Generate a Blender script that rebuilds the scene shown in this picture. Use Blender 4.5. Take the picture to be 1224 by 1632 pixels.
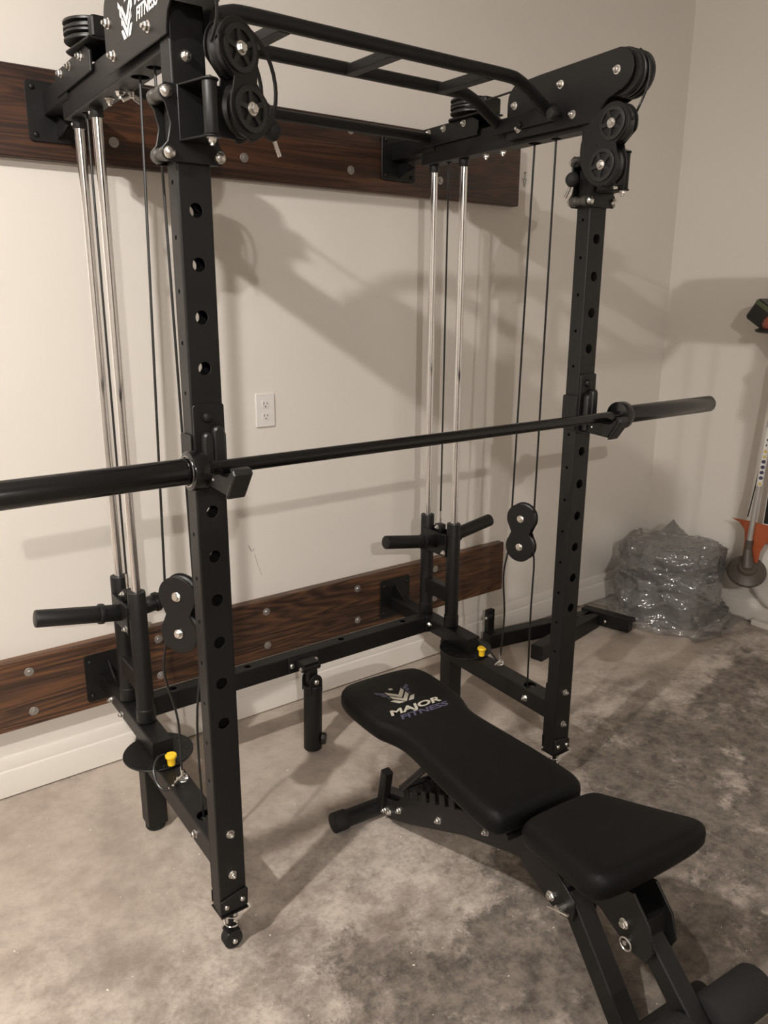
import bpy, bmesh, math, random
from mathutils import Vector, Matrix, noise
random.seed(7)
for o in list(bpy.data.objects): bpy.data.objects.remove(o)
SC = bpy.context.scene
COL = SC.collection
V = Vector
# ------------------------------------------------------------------ camera, world, lights, exposure
def set_camera():
    f, yaw, pitch, roll = 1261.85, 0.6409, 0.2637, 0.0042
    loc = V((-0.677, -2.5346, 1.5715))
    fw = V((math.sin(yaw)*math.cos(pitch), math.cos(yaw)*math.cos(pitch), -math.sin(pitch)))
    r = V((math.cos(yaw), -math.sin(yaw), 0)); u = r.cross(fw)
    r2 = math.cos(roll)*r + math.sin(roll)*u; u2 = -math.sin(roll)*r + math.cos(roll)*u
    M = Matrix((r2, u2, -fw)).transposed().to_4x4(); M.translation = loc
    c = bpy.data.cameras.new('camera'); c.sensor_fit = 'HORIZONTAL'; c.sensor_width = 36
    c.lens = f*36/1224; c.clip_start = .05
    o = bpy.data.objects.new('camera', c); COL.objects.link(o); o.matrix_world = M
    SC.camera = o
set_camera()
w = bpy.data.worlds.new('world'); SC.world = w; w.use_nodes = True
w.node_tree.nodes['Background'].inputs[0].default_value = (1, .9, .8, 1)
w.node_tree.nodes['Background'].inputs[1].default_value = .02
LAMPS = [((-1.55, -1.65, 2.97), 90, 66), ((-1.95, -5.5, 2.97), 185, 98)]     # bulb (all round) and its downward face
for p, e, e2 in LAMPS:
    l = bpy.data.lights.new('ceiling_lamp_bulb', 'POINT'); l.energy = e; l.shadow_soft_size = .035
    d = bpy.data.lights.new('ceiling_lamp_face', 'AREA'); d.energy = e2; d.shape = 'DISK'; d.size = .08
    for q in (l, d):
        q.color = (1.0, .945, .9)
        o = bpy.data.objects.new(q.name, q); o.location = p; COL.objects.link(o)
vs = SC.view_settings
vs.view_transform = 'Standard'; vs.look = 'None'; vs.exposure = 0.03; vs.gamma = 1; vs.use_curve_mapping = False

# ------------------------------------------------------------------ materials
def nt(name):
    m = bpy.data.materials.new(name); m.use_nodes = True
    return m, m.node_tree.nodes, m.node_tree.links, m.node_tree.nodes['Principled BSDF']
def simple(name, col, rough=.5, metal=0, bump=0, bscale=300, spec=.5, var=0):
    m, n, l, b = nt(name)
    b.inputs['Base Color'].default_value = (*col, 1); b.inputs['Roughness'].default_value = rough
    b.inputs['Metallic'].default_value = metal; b.inputs['Specular IOR Level'].default_value = spec
    tc = n.new('ShaderNodeTexCoord'); nz = n.new('ShaderNodeTexNoise'); nz.inputs['Scale'].default_value = bscale
    nz.inputs['Detail'].default_value = 3
    l.new(tc.outputs['Object'], nz.inputs['Vector'])
    if bump:
        bp = n.new('ShaderNodeBump'); bp.inputs['Strength'].default_value = bump; bp.inputs['Distance'].default_value = .001
        l.new(nz.outputs['Fac'], bp.inputs['Height']); l.new(bp.outputs['Normal'], b.inputs['Normal'])
    if var:
        n2 = n.new('ShaderNodeTexNoise'); n2.inputs['Scale'].default_value = 9; n2.inputs['Detail'].default_value = 5
        l.new(tc.outputs['Object'], n2.inputs['Vector'])
        mr = n.new('ShaderNodeMapRange'); mr.inputs['To Min'].default_value = rough-var; mr.inputs['To Max'].default_value = rough+var
        l.new(n2.outputs['Fac'], mr.inputs['Value']); l.new(mr.outputs['Result'], b.inputs['Roughness'])
    return m
STEEL = simple('black_powder_coat', (.0045, .0042, .0041), .45, 0, .25, 900, .42, .08)
GLOSSB = simple('black_gloss_coat', (.0045, .0043, .0042), .2, 0, 0, 300, .5, .04)
RUBBER = simple('black_rubber', (.012, .0115, .011), .7, 0, .3, 500, .35)
VINYL = simple('black_vinyl', (.0032, .0031, .003), .52, 0, .4, 700, .17, .06)
FOAM = simple('black_foam', (.012, .0115, .011), .85, 0, .5, 350, .3)
PLASTIC = simple('black_plastic', (.011, .0105, .01), .4, 0, .1, 300, .5)
CHROME = simple('chrome', (.86, .85, .85), .1, 1)
ZINC = simple('zinc_plating', (.72, .7, .66), .28, 1, .2, 400, .5, .1)
LAG = simple('galvanised_washer', (.42, .40, .38), .42, .85, .2, 400)
CABLE = simple('black_cable_sheath', (.01, .0098, .0095), .35, 0, 0, 300, .5)
YELLOW = simple('yellow_plastic', (.86, .55, .02), .4, 0, 0, 300, .5)
ORANGE = simple('orange_plastic', (.40, .095, .035), .45, 0, .1, 200)
WHITEP = simple('white_plastic', (.74, .71, .68), .38, 0, 0, 300)
WHITEP2 = simple('dusty_white_plastic', (.7, .67, .62), .5, 0, .1, 120)
DARK = simple('slot_black', (.004, .004, .004), .8)
PRINTW = simple('white_print', (.86, .85, .82), .6)
PRINTC = simple('cream_print', (.5, .47, .39), .6)
PRINTB = simple('violet_print', (.075, .07, .12), .6)
ALU = simple('brushed_aluminium', (.55, .53, .5), .4, .8, .2, 200)
TRIMW = simple('trim_paint', (.74, .70, .64), .35, 0, .1, 150)
GREYP = simple('grey_brown_plastic', (.075, .063, .05), .45)
ROLLER = simple('dark_roller_nylon', (.045, .042, .036), .4)
GREEN = simple('dull_green_label', (.10, .12, .06), .5)
NAVY = simple('navy_print', (.04, .04, .08), .6)
SIGNY = simple('yellow_print', (.6, .42, .1), .6)
STICK = simple('white_sticker', (.72, .70, .66), .45)
LAMPW = simple('porcelain', (.8, .8, .78), .3)
DOORM = simple('low_bounce_door_paint', (.30, .27, .24), .6)  # unseen front wall, toned dull to cut the bounce light
WALLD = simple('low_bounce_side_paint', (.42, .39, .35), .8)  # unseen left wall, darkened to weaken light bounced off it
CEILM = simple('ceiling_paint', (.58, .56, .53), .9, 0, .3, 60)  # unseen ceiling, toned down as well for less bounce

def wall_mat():
    m, n, l, b = nt('wall_paint')
    tc = n.new('ShaderNodeTexCoord')
    a = n.new('ShaderNodeTexNoise'); a.inputs['Scale'].default_value = 1.7; a.inputs['Detail'].default_value = 4
    l.new(tc.outputs['Object'], a.inputs['Vector'])
    cr = n.new('ShaderNodeValToRGB'); cr.color_ramp.elements[0].position = .3; cr.color_ramp.elements[1].position = .7
    cr.color_ramp.elements[0].color = (.715, .675, .615, 1); cr.color_ramp.elements[1].color = (.745, .705, .645, 1)
    l.new(a.outputs['Fac'], cr.inputs['Fac']); l.new(cr.outputs['Color'], b.inputs['Base Color'])
    b.inputs['Roughness'].default_value = .72
    t = n.new('ShaderNodeTexNoise'); t.inputs['Scale'].default_value = 45; t.inputs['Detail'].default_value = 4
    l.new(tc.outputs['Object'], t.inputs['Vector'])
    bp = n.new('ShaderNodeBump'); bp.inputs['Strength'].default_value = .1; bp.inputs['Distance'].default_value = .004
    l.new(t.outputs['Fac'], bp.inputs['Height']); l.new(bp.outputs['Normal'], b.inputs['Normal'])
    return m
WALL = wall_mat()
def floor_mat():
    m, n, l, b = nt('stained_concrete')
    tc = n.new('ShaderNodeTexCoord')
    def N(scale, det, rough=.6, dist=0):
        a = n.new('ShaderNodeTexNoise'); a.inputs['Scale'].default_value = scale; a.inputs['Detail'].default_value = det
        a.inputs['Roughness'].default_value = rough; a.inputs['Distortion'].default_value = dist
        l.new(tc.outputs['Object'], a.inputs['Vector']); return a
    def ramp(src, p0, c0, p1, c1):
        cr = n.new('ShaderNodeValToRGB'); e = cr.color_ramp.elements
        e[0].position = p0; e[0].color = (*c0, 1); e[1].position = p1; e[1].color = (*c1, 1)
        l.new(src, cr.inputs['Fac']); return cr
    def mix(fac, a, b_, typ='MIX'):
        mx = n.new('ShaderNodeMix'); mx.data_type = 'RGBA'; mx.blend_type = typ
        if isinstance(fac, float): mx.inputs[0].default_value = fac
        else: l.new(fac, mx.inputs[0])
        l.new(a, mx.inputs[6]); l.new(b_, mx.inputs[7]); return mx.outputs[2]
    base = ramp(N(6.5, 12, .74).outputs['Fac'], .41, (.315, .268, .227), .57, (.52, .46, .40))
    fine = ramp(N(42, 8, .8).outputs['Fac'], .38, (.70, .69, .68), .52, (1, 1, 1))
    c = mix(1.0, base.outputs['Color'], fine.outputs['Color'], 'MULTIPLY')
    # dark stains: few near the board wall, dense out in the bay and to the right
    sep = n.new('ShaderNodeSeparateXYZ'); l.new(tc.outputs['Object'], sep.inputs[0])
    def M(op, a_, b_):
        q = n.new('ShaderNodeMath'); q.operation = op
        for i_, v_ in enumerate((a_, b_)):
            if isinstance(v_, (int, float)): q.inputs[i_].default_value = v_
            else: l.new(v_, q.inputs[i_])
        return q.outputs[0]
    ny = M('ADD', M('MULTIPLY', sep.outputs['Y'], -1.0), M('MULTIPLY', M('SUBTRACT', N(1.5, 8, .6).outputs['Fac'], .5), 1.0))
    st_ = n.new('ShaderNodeMapRange'); st_.inputs['From Min'].default_value = .5; st_.inputs['From Max'].default_value = 1.3; l.new(ny, st_.inputs['Value'])
    dens = M('ADD', ny, M('MULTIPLY', M('MULTIPLY', sep.outputs['X'], .42), st_.outputs['Result']))
    # trowelled, cleaner concrete along the wall
    sm = ramp(N(3.2, 10, .72).outputs['Fac'], .40, (.40, .335, .275), .58, (.50, .43, .36))
    wf = n.new('ShaderNodeMapRange'); wf.inputs['From Min'].default_value = .45; wf.inputs['From Max'].default_value = 1.0
    wf.inputs['To Min'].default_value = .8; wf.inputs['To Max'].default_value = .12; l.new(dens, wf.inputs['Value'])
    c = mix(wf.outputs['Result'], c, sm.outputs['Color'])
    mf = n.new('ShaderNodeMapRange'); mf.inputs['From Min'].default_value = .55; mf.inputs['From Max'].default_value = 1.05
    mf.inputs['To Min'].default_value = .3; mf.inputs['To Max'].default_value = 1; l.new(dens, mf.inputs['Value'])
    mott = ramp(N(2.4, 14, .76, .15).outputs['Fac'], .40, (.52, .50, .49), .55, (1, 1, 1))
    c = mix(mf.outputs['Result'], c, mix(1.0, c, mott.outputs['Color'], 'MULTIPLY'))
    mr = n.new('ShaderNodeMapRange'); mr.inputs['From Min'].default_value = .85; mr.inputs['From Max'].default_value = 1.48
    mr.inputs['To Min'].default_value = -.15; mr.inputs['To Max'].default_value = .135
    l.new(dens, mr.inputs['Value'])
    bl = N(3.8, 14, .78, .2)
    bf = ramp(M('ADD', bl.outputs['Fac'], mr.outputs['Result']), .53, (0, 0, 0), .62, (1, 1, 1))
    dk = ramp(N(15, 10, .78).outputs['Fac'], .40, (.05, .042, .035), .60, (.20, .168, .138))
    c = mix(M('MULTIPLY', bf.outputs['Color'], .9), c, dk.outputs['Color'])
    l.new(c, b.inputs['Base Color'])
    rr = n.new('ShaderNodeMapRange'); rr.inputs['To Min'].default_value = .55; rr.inputs['To Max'].default_value = .8
    l.new(N(11, 5).outputs['Fac'], rr.inputs['Value']); l.new(rr.outputs['Result'], b.inputs['Roughness'])
    bp = n.new('ShaderNodeBump'); bp.inputs['Strength'].default_value = .22; bp.inputs['Distance'].default_value = .006
    l.new(N(38, 8, .7).outputs['Fac'], bp.inputs['Height']); l.new(bp.outputs['Normal'], b.inputs['Normal'])
    return m
FLOOR = floor_mat()
def wood_mat(name, seed, lo, mid, hi):
    m, n, l, b = nt(name)
    tc = n.new('ShaderNodeTexCoord'); mp = n.new('ShaderNodeMapping')
    mp.inputs['Scale'].default_value = (.55, 8, 8); mp.inputs['Location'].default_value = (seed, seed*.7, seed*.3)
    l.new(tc.outputs['Object'], mp.inputs['Vector'])
    a = n.new('ShaderNodeTexNoise'); a.inputs['Scale'].default_value = 1.15; a.inputs['Detail'].default_value = 3; a.inputs['Roughness'].default_value = .45
    a.inputs['Distortion'].default_value = .5
    l.new(mp.outputs['Vector'], a.inputs['Vector'])
    mu = n.new('ShaderNodeMath'); mu.operation = 'MULTIPLY'; mu.inputs[1].default_value = 19
    l.new(a.outputs['Fac'], mu.inputs[0])
    fr = n.new('ShaderNodeMath'); fr.operation = 'PINGPONG'; fr.inputs[1].default_value = .5
    l.new(mu.outputs[0], fr.inputs[0])
    d2 = n.new('ShaderNodeMath'); d2.operation = 'MULTIPLY'; d2.inputs[1].default_value = 2; l.new(fr.outputs[0], d2.inputs[0])
    mp2 = n.new('ShaderNodeMapping'); mp2.inputs['Scale'].default_value = (3, 160, 160); l.new(tc.outputs['Object'], mp2.inputs['Vector'])
    fi = n.new('ShaderNodeTexNoise'); fi.inputs['Scale'].default_value = 1; fi.inputs['Detail'].default_value = 4
    l.new(mp2.outputs['Vector'], fi.inputs['Vector'])
    mp3 = n.new('ShaderNodeMapping'); mp3.inputs['Scale'].default_value = (.5, 5.5, 5.5); mp3.inputs['Location'].default_value = (seed*2, 1, seed)
    l.new(tc.outputs['Object'], mp3.inputs['Vector'])
    big = n.new('ShaderNodeTexNoise'); big.inputs['Scale'].default_value = 1.3; big.inputs['Detail'].default_value = 3
    l.new(mp3.outputs['Vector'], big.inputs['Vector'])
    s1 = n.new('ShaderNodeMath'); s1.operation = 'MULTIPLY_ADD'; s1.inputs[1].default_value = .42
    l.new(d2.outputs[0], s1.inputs[0])
    s2 = n.new('ShaderNodeMath'); s2.operation = 'MULTIPLY_ADD'; s2.inputs[1].default_value = .75; s2.inputs[2].default_value = -.38
    l.new(fi.outputs['Fac'], s2.inputs[0]); l.new(s2.outputs[0], s1.inputs[2])
    s3 = n.new('ShaderNodeMath'); s3.operation = 'MULTIPLY_ADD'; s3.inputs[1].default_value = .95
    l.new(big.outputs['Fac'], s3.inputs[0])
    s4 = n.new('ShaderNodeMath'); s4.operation = 'SUBTRACT'; s4.inputs[1].default_value = .20; l.new(s1.outputs[0], s4.inputs[0])
    l.new(s4.outputs[0], s3.inputs[2])
    cr = n.new('ShaderNodeValToRGB'); e = cr.color_ramp.elements
    e[0].position = .18; e[0].color = (*lo, 1); e[1].position = .95; e[1].color = (*hi, 1)
    x = e.new(.5); x.color = (*mid, 1)
    l.new(s3.outputs[0], cr.inputs['Fac']); l.new(cr.outputs['Color'], b.inputs['Base Color'])
    b.inputs['Roughness'].default_value = .42
    bp = n.new('ShaderNodeBump'); bp.inputs['Strength'].default_value = .2; bp.inputs['Distance'].default_value = .002
    l.new(s1.outputs[0], bp.inputs['Height']); l.new(bp.outputs['Normal'], b.inputs['Normal'])
    return m
WOODL = wood_mat('stained_pine', 3.1, (.026, .0145, .010), (.078, .038, .0215), (.215, .092, .032))
WOODU = wood_mat('shaded_stained_pine', 8.4, (.016, .0075, .005), (.042, .018, .010), (.10, .038, .015))  # upper board: weaker light up there put into a darker, redder stain
def wrap_mat():
    m, n, l, b = nt('clear_plastic_film')
    out = n['Material Output']; n.remove(b)
    tr = n.new('ShaderNodeBsdfTransparent'); tr.inputs[0].default_value = (.93, .92, .91, 1)
    df = n.new('ShaderNodeBsdfTranslucent'); df.inputs[0].default_value = (.8, .79, .77, 1)
    d2 = n.new('ShaderNodeBsdfDiffuse'); d2.inputs[0].default_value = (.75, .74, .72, 1)
    gl = n.new('ShaderNodeBsdfGlossy'); gl.inputs['Roughness'].default_value = .12; gl.inputs[0].default_value = (1, 1, 1, 1)
    a0 = n.new('ShaderNodeMixShader'); a0.inputs[0].default_value = .4; l.new(d2.outputs[0], a0.inputs[1]); l.new(df.outputs[0], a0.inputs[2])
    a1 = n.new('ShaderNodeMixShader'); a1.inputs[0].default_value = .28; l.new(tr.outputs[0], a1.inputs[1]); l.new(a0.outputs[0], a1.inputs[2])
    fr = n.new('ShaderNodeFresnel'); fr.inputs['IOR'].default_value = 1.45
    mu = n.new('ShaderNodeMath'); mu.operation = 'MULTIPLY_ADD'; mu.inputs[1].default_value = 1.0; mu.inputs[2].default_value = .08
    l.new(fr.outputs[0], mu.inputs[0])
    a2 = n.new('ShaderNodeMixShader'); l.new(mu.outputs[0], a2.inputs[0]); l.new(a1.outputs[0], a2.inputs[1]); l.new(gl.outputs[0], a2.inputs[2])
    l.new(a2.outputs[0], out.inputs['Surface'])
    return m
WRAP = wrap_mat()

# ------------------------------------------------------------------ mesh helpers
class MB:
    def __init__(s): s.v = []; s.f = []; s.flat = False
    def add(s, vs, fs):
        o = len(s.v); s.v += [V(a) for a in vs]; s.f += [tuple(i+o for i in f) for f in fs]; return s
    def box(s, c, d, M=None):
        x, y, z = d[0]/2, d[1]/2, d[2]/2
        vs = [V((a, b, e)) for a in (-x, x) for b in (-y, y) for e in (-z, z)]
        if M is not None: vs = [M @ a for a in vs]
        return s.add([a+V(c) for a in vs], [(0, 1, 3, 2), (4, 6, 7, 5), (0, 4, 5, 1), (2, 3, 7, 6), (0, 2, 6, 4), (1, 5, 7, 3)])
    def cbox(s, c, d, r=.004, M=None):           # box with chamfered long edges (4 vertical corners + rims)
        x, y, z = d[0]/2, d[1]/2, d[2]/2
        def ring(i, zz):
            X, Y = x-i, y-i
            return [V((a, b, zz)) for a, b in ((X, -Y+r), (X, Y-r), (X-r, Y), (-X+r, Y), (-X, Y-r), (-X, -Y+r), (-X+r, -Y), (X-r, -Y))]
        R = [ring(r*.7, -z), ring(0, -z+r), ring(0, z-r), ring(r*.7, z)]
        vs = sum(R, [])
        if M is not None: vs = [M @ a for a in vs]
        fs = [tuple(range(7, -1, -1)), tuple(range(24, 32))]
        for k in range(3):
            for i in range(8): fs.append((k*8+i, k*8+(i+1) % 8, k*8+8+(i+1) % 8, k*8+8+i))
        return s.add([a+V(c) for a in vs], fs)
    def cyl(s, p0, p1, r, n=20, r1=None, cap=True):
        p0, p1 = V(p0), V(p1); d = (p1-p0).normalized(); a = d.orthogonal().normalized(); b = d.cross(a)
        r1 = r if r1 is None else r1
        vs = []
        for p, q in ((p0, r), (p1, r1)):
            vs += [p+q*(math.cos(t)*a+math.sin(t)*b) for t in (2*math.pi*i/n for i in range(n))]
        fs = [(i, (i+1) % n, n+(i+1) % n, n+i) for i in range(n)]
        if cap: fs += [tuple(range(n-1, -1, -1)), tuple(range(n, 2*n))]
        return s.add(vs, fs)
    def rcyl(s, p0, p1, r, e=.003, n=24):        # cylinder with rounded rims
        p0, p1 = V(p0), V(p1); L = (p1-p0).length
        return s.lathe([(0, 0), (r-e, 0), (r-.3*e, .3*e), (r, e), (r, L-e), (r-.3*e, L-.3*e), (r-e, L), (0, L)], p0, p1-p0, n)
    def lathe(s, prof, org, ax, n=24, closed=False):
        org = V(org); d = V(ax).normalized(); a = d.orthogonal().normalized(); b = d.cross(a)
        vs = []; idx = []
        for r, h in prof:
            if r < 1e-6: idx.append([len(vs)]); vs.append(org+d*h)
            else:
                idx.append(list(range(len(vs), len(vs)+n)))
                vs += [org+d*h+r*(math.cos(t)*a+math.sin(t)*b) for t in (2*math.pi*i/n for i in range(n))]
        fs = []
        pairs = list(zip(idx[:-1], idx[1:]))
        if closed: pairs.append((idx[-1], idx[0]))
        for A, B in pairs:
            if len(A) == 1 and len(B) == 1: continue
            for i in range(n):
                j = (i+1) % n
                if len(A) == 1: fs.append((A[0], B[j], B[i]))
                elif len(B) == 1: fs.append((A[i], A[j], B[0]))
                else: fs.append((A[i], A[j], B[j], B[i]))
        return s.add(vs, fs)
    def sweep(s, pts, r, n=10, cap=True):
        pts = [V(p) for p in pts]; N = len(pts); vs = []
        t0 = (pts[1]-pts[0]).normalized(); a = t0.orthogonal().normalized()
        for i, p in enumerate(pts):
            t = (pts[min(i+1, N-1)]-pts[max(i-1, 0)]).normalized()
            a = (a-t*a.dot(t)).normalized(); b = t.cross(a)
            vs += [p+r*(math.cos(q)*a+math.sin(q)*b) for q in (2*math.pi*k/n for k in range(n))]
        fs = [(i*n+k, i*n+(k+1) % n, (i+1)*n+(k+1) % n, (i+1)*n+k) for i in range(N-1) for k in range(n)]
        if cap: fs += [tuple(range(n-1, -1, -1)), tuple(range((N-1)*n, N*n))]
        return s.add(vs, fs)
    def prism(s, poly, w0, w1, T, e=.0012):      # polygon (a,b) extruded along w with small chamfer; T(w,a,b)->world
        n = len(poly)
        cx = sum(p[0] for p in poly)/n; cy = sum(p[1] for p in poly)/n
        def off(d):
            out = []
            for i in range(n):
                p0, p1, p2 = V(poly[i-1]), V(poly[i]), V(poly[(i+1) % n])
                d1, d2 = p1-p0, p2-p1; n1 = V((-d1[1], d1[0])); n2 = V((-d2[1], d2[0]))
                nn = n1.normalized()+n2.normalized() if n1.length and n2.length else n1+n2
                nn = nn.normalized() if nn.length > 1e-9 else V((0, 0))
                out.append(p1+nn*d*sg)
            return out
        A = sum(poly[i-1][0]*poly[i][1]-poly[i][0]*poly[i-1][1] for i in range(n)); sg = 1 if A > 0 else -1
        e = min(e, abs(w1-w0)*.3)
        ins = off(e); sw = 1 if w1 > w0 else -1
        rings = [(w0, ins), (w0+sw*e, poly), (w1-sw*e, poly), (w1, ins)]
        vs = [T(ww, p[0], p[1]) for ww, R in rings for p in R]
        fs = [tuple(range(n-1, -1, -1)), tuple(range(3*n, 4*n))]
        for k in range(3):
            for i in range(n): fs.append((k*n+i, k*n+(i+1) % n, k*n+n+(i+1) % n, k*n+n+i))
        return s.add(vs, fs)
    def rtube(s, T, t0, t1, a, b, r=.004, holes=None, cap=True, wall=.003):
        # rectangular tube, T(p,q,t)->world, half sizes a (p), b (q); holes {face:[(t,rad)]}, faces 0:+p 1:-p 2:+q 3:-q
        holes = holes or {}; s.flat = True; f0 = len(s.f)
        K = 3; prof = []
        for (cp, cq, a0) in ((a-r, b-r, 0), (-a+r, b-r, 90), (-a+r, -b+r, 180), (a-r, -b+r, 270)):
            for k in range(K+1):
                th = math.radians(a0+90*k/K); prof.append((cp+r*math.cos(th), cq+r*math.sin(th)))
        n = len(prof)
        for c in range(4):                        # corner strips
            for k in range(K):
                i, j = c*(K+1)+k, c*(K+1)+k+1
                s.add([T(*prof[i], t0), T(*prof[j], t0), T(*prof[j], t1), T(*prof[i], t1)], [(0, 1, 2, 3)])
        for face in range(4):
            h = (b if face < 2 else a)-r
            def P(lat, t, dep=0):
                if face == 0: return T(a-dep, lat, t)
                if face == 1: return T(-a+dep, lat, t)
                if face == 2: return T(lat, b-dep, t)
                return T(lat, -b+dep, t)
            cur = t0
            for ht, hr in sorted(holes.get(face, [])):
                if ht-h > cur: s.add([P(-h, cur), P(h, cur), P(h, ht-h), P(-h, ht-h)], [(0, 1, 2, 3)])
                m = 16; vs = []
                for k in range(m):
                    th = 2*math.pi*k/m; cc, ss = math.cos(th), math.sin(th); q = h/max(abs(cc), abs(ss))
                    vs += [P(q*cc, ht+q*ss), P(hr*cc, ht+hr*ss), P(hr*cc, ht+hr*ss, wall)]
                fs = []
                for k in range(m):
                    i, j = 3*k, 3*((k+1) % m); fs += [(i, j, j+1, i+1), (i+1, j+1, j+2, i+2)]
                s.add(vs, fs); cur = ht+h
            s.add([P(-h, cur), P(h, cur), P(h, t1), P(-h, t1)], [(0, 1, 2, 3)])
        if cap:
            s.add([T(*p, t0) for p in prof], [tuple(range(n))]); s.add([T(*p, t1) for p in prof], [tuple(range(n))])
        ca, cb_ = T(0, 0, t0), T(0, 0, t1); ax = (cb_-ca); L2 = ax.length_squared; mid = (ca+cb_)/2
        for k in range(f0, len(s.f)):              # wind every face outwards
            P = [s.v[i] for i in s.f[k]]; c = sum(P, V((0, 0, 0)))/len(P); nn = (P[1]-P[0]).cross(P[2]-P[0])
            o_ = c-(ca+ax*max(0, min(1, (c-ca).dot(ax)/L2)))
            if o_.length < .4*min(a, b): o_ = c-mid
            if nn.dot(o_) < 0: s.f[k] = s.f[k][::-1]
        return s
def finish(o, label=None, cat=None, group=None, kind=None):
    if label: o['label'] = label
    if cat: o['category'] = cat
    if group: o['group'] = group
    if kind: o['kind'] = kind
    return o
def mesh_of(mb, name, mat, ang=35):
    me = bpy.data.meshes.new(name)
    me.from_pydata([tuple(a) for a in mb.v], [], mb.f)
    bm = bmesh.new(); bm.from_mesh(me)
    bmesh.ops.remove_doubles(bm, verts=bm.verts, dist=1e-6)
    if not mb.flat: bmesh.ops.recalc_face_normals(bm, faces=bm.faces)
    bm.to_mesh(me); bm.free()
    me.materials.append(mat)
    if not mb.flat: me.shade_smooth(); me.set_sharp_from_angle(angle=math.radians(ang))
    return me
def root(name, loc, label, cat, group=None):
    o = bpy.data.objects.new(name, None); o.empty_display_size = .1; o.location = loc; COL.objects.link(o)
    return finish(o, label, cat, group)
def put(me, name, parent=None, M=None):
    o = bpy.data.objects.new(name, me); COL.objects.link(o)
    if M is not None: o.matrix_basis = M
    if parent is not None:
        o.parent = parent
        if parent.type == 'EMPTY': o.matrix_parent_inverse = Matrix.Translation(-parent.location)
    return o
def part(mb, name, mat, parent=None, ang=35): return put(mesh_of(mb, name, mat, ang), name, parent)
def struct(mb, name, mat): return finish(part(mb, name, mat), kind='structure')

def axisM(p, d, s=1):
    d = V(d).normalized(); q = V((0, 0, 1)).rotation_difference(d)
    return Matrix.Translation(V(p)) @ q.to_matrix().to_4x4() @ Matrix.Scale(s, 4)
# shared bolt meshes: z axis out of the surface, unit = metres
def hexm():
    m = MB(); m.lathe([(0, 0), (.0105, 0), (.0105, .0016), (.0100, .002), (0, .002)], (0, 0, 0), (0, 0, 1), 20)
    m.lathe([(.0078, .002), (.0078, .0066), (.0066, .0078), (0, .0080)], (0, 0, 0), (0, 0, 1), 6)
    return mesh_of(m, 'hex_bolt', ZINC, 25)
def nutm():
    m = MB(); m.lathe([(0, 0), (.0105, 0), (.0105, .0016), (0, .0016)], (0, 0, 0), (0, 0, 1), 20)
    m.lathe([(.0082, .0016), (.0082, .0075), (.007, .009), (.0042, .0095)], (0, 0, 0), (0, 0, 1), 6)
    m.lathe([(.0042, .008), (.0042, .0135), (.003, .0145), (0, .0145)], (0, 0, 0), (0, 0, 1), 12)
    return mesh_of(m, 'nut_bolt', ZINC, 25)
def buttonm():
    m = MB(); m.lathe([(0, 0), (.0068, 0), (.0068, .002), (.0058, .0042), (.0038, .0055), (0, .006)], (0, 0, 0), (0, 0, 1), 16)
    return mesh_of(m, 'button_bolt', ZINC, 40)
def bbm():
    m = MB(); m.lathe([(0, 0), (.0068, 0), (.0068, .002), (.0058, .0042), (.0038, .0055), (0, .006)], (0, 0, 0), (0, 0, 1), 16)
    return mesh_of(m, 'black_bolt', STEEL, 40)
BBT = bbm()
def lagm():
    m = MB(); m.lathe([(0, 0), (.0145, 0), (.0145, .0015), (.0135, .002), (0, .002)], (0, 0, 0), (0, 0, 1), 24)
    m.lathe([(.0072, .002), (.0072, .005), (.0062, .006), (0, .006)], (0, 0, 0), (0, 0, 1), 6)
    return mesh_of(m, 'lag_bolt', LAG, 25)
HEX, NUT, BTN, LAGB = hexm(), nutm(), buttonm(), lagm()
def bolt(p, d, parent, me=None, s=1.0, name='bolt'):
    me = me or HEX
    d = V(d).normalized(); M = axisM(p, d, s) @ Matrix.Rotation(random.random()*1.0, 4, 'Z')
    return put(me, name, parent, M)
def arc(cx, cy, r, a0, a1, n=8):
    return [(cx+r*math.cos(math.radians(a0+(a1-a0)*i/n)), cy+r*math.sin(math.radians(a0+(a1-a0)*i/n))) for i in range(n+1)]
def rrect(x0, x1, y0, y1, r=.006, n=3):
    return arc(x1-r, y1-r, r, 0, 90, n)+arc(x0+r, y1-r, r, 90, 180, n)+arc(x0+r, y0+r, r, 180, 270, n)+arc(x1-r, y0+r, r, 270, 360, n)
def chaikin(P, it=2):
    for _ in range(it):
        Q = []
        for i in range(len(P)):
            a, b = P[i], P[(i+1) % len(P)]
            Q += [(.75*a[0]+.25*b[0], .75*a[1]+.25*b[1]), (.25*a[0]+.75*b[0], .25*a[1]+.75*b[1])]
        P = Q
    return P
def smooth_path(P, n=6):
    P = [V(p) for p in P]; out = []
    for i in range(len(P)-1):
        p0, p1, p2, p3 = P[max(i-1, 0)], P[i], P[i+1], P[min(i+2, len(P)-1)]
        for k in range(n):
            t = k/n
            out.append(.5*((2*p1)+(-p0+p2)*t+(2*p0-5*p1+4*p2-p3)*t*t+(-p0+3*p1-3*p2+p3)*t**3))
    out.append(P[-1]); return out
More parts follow.
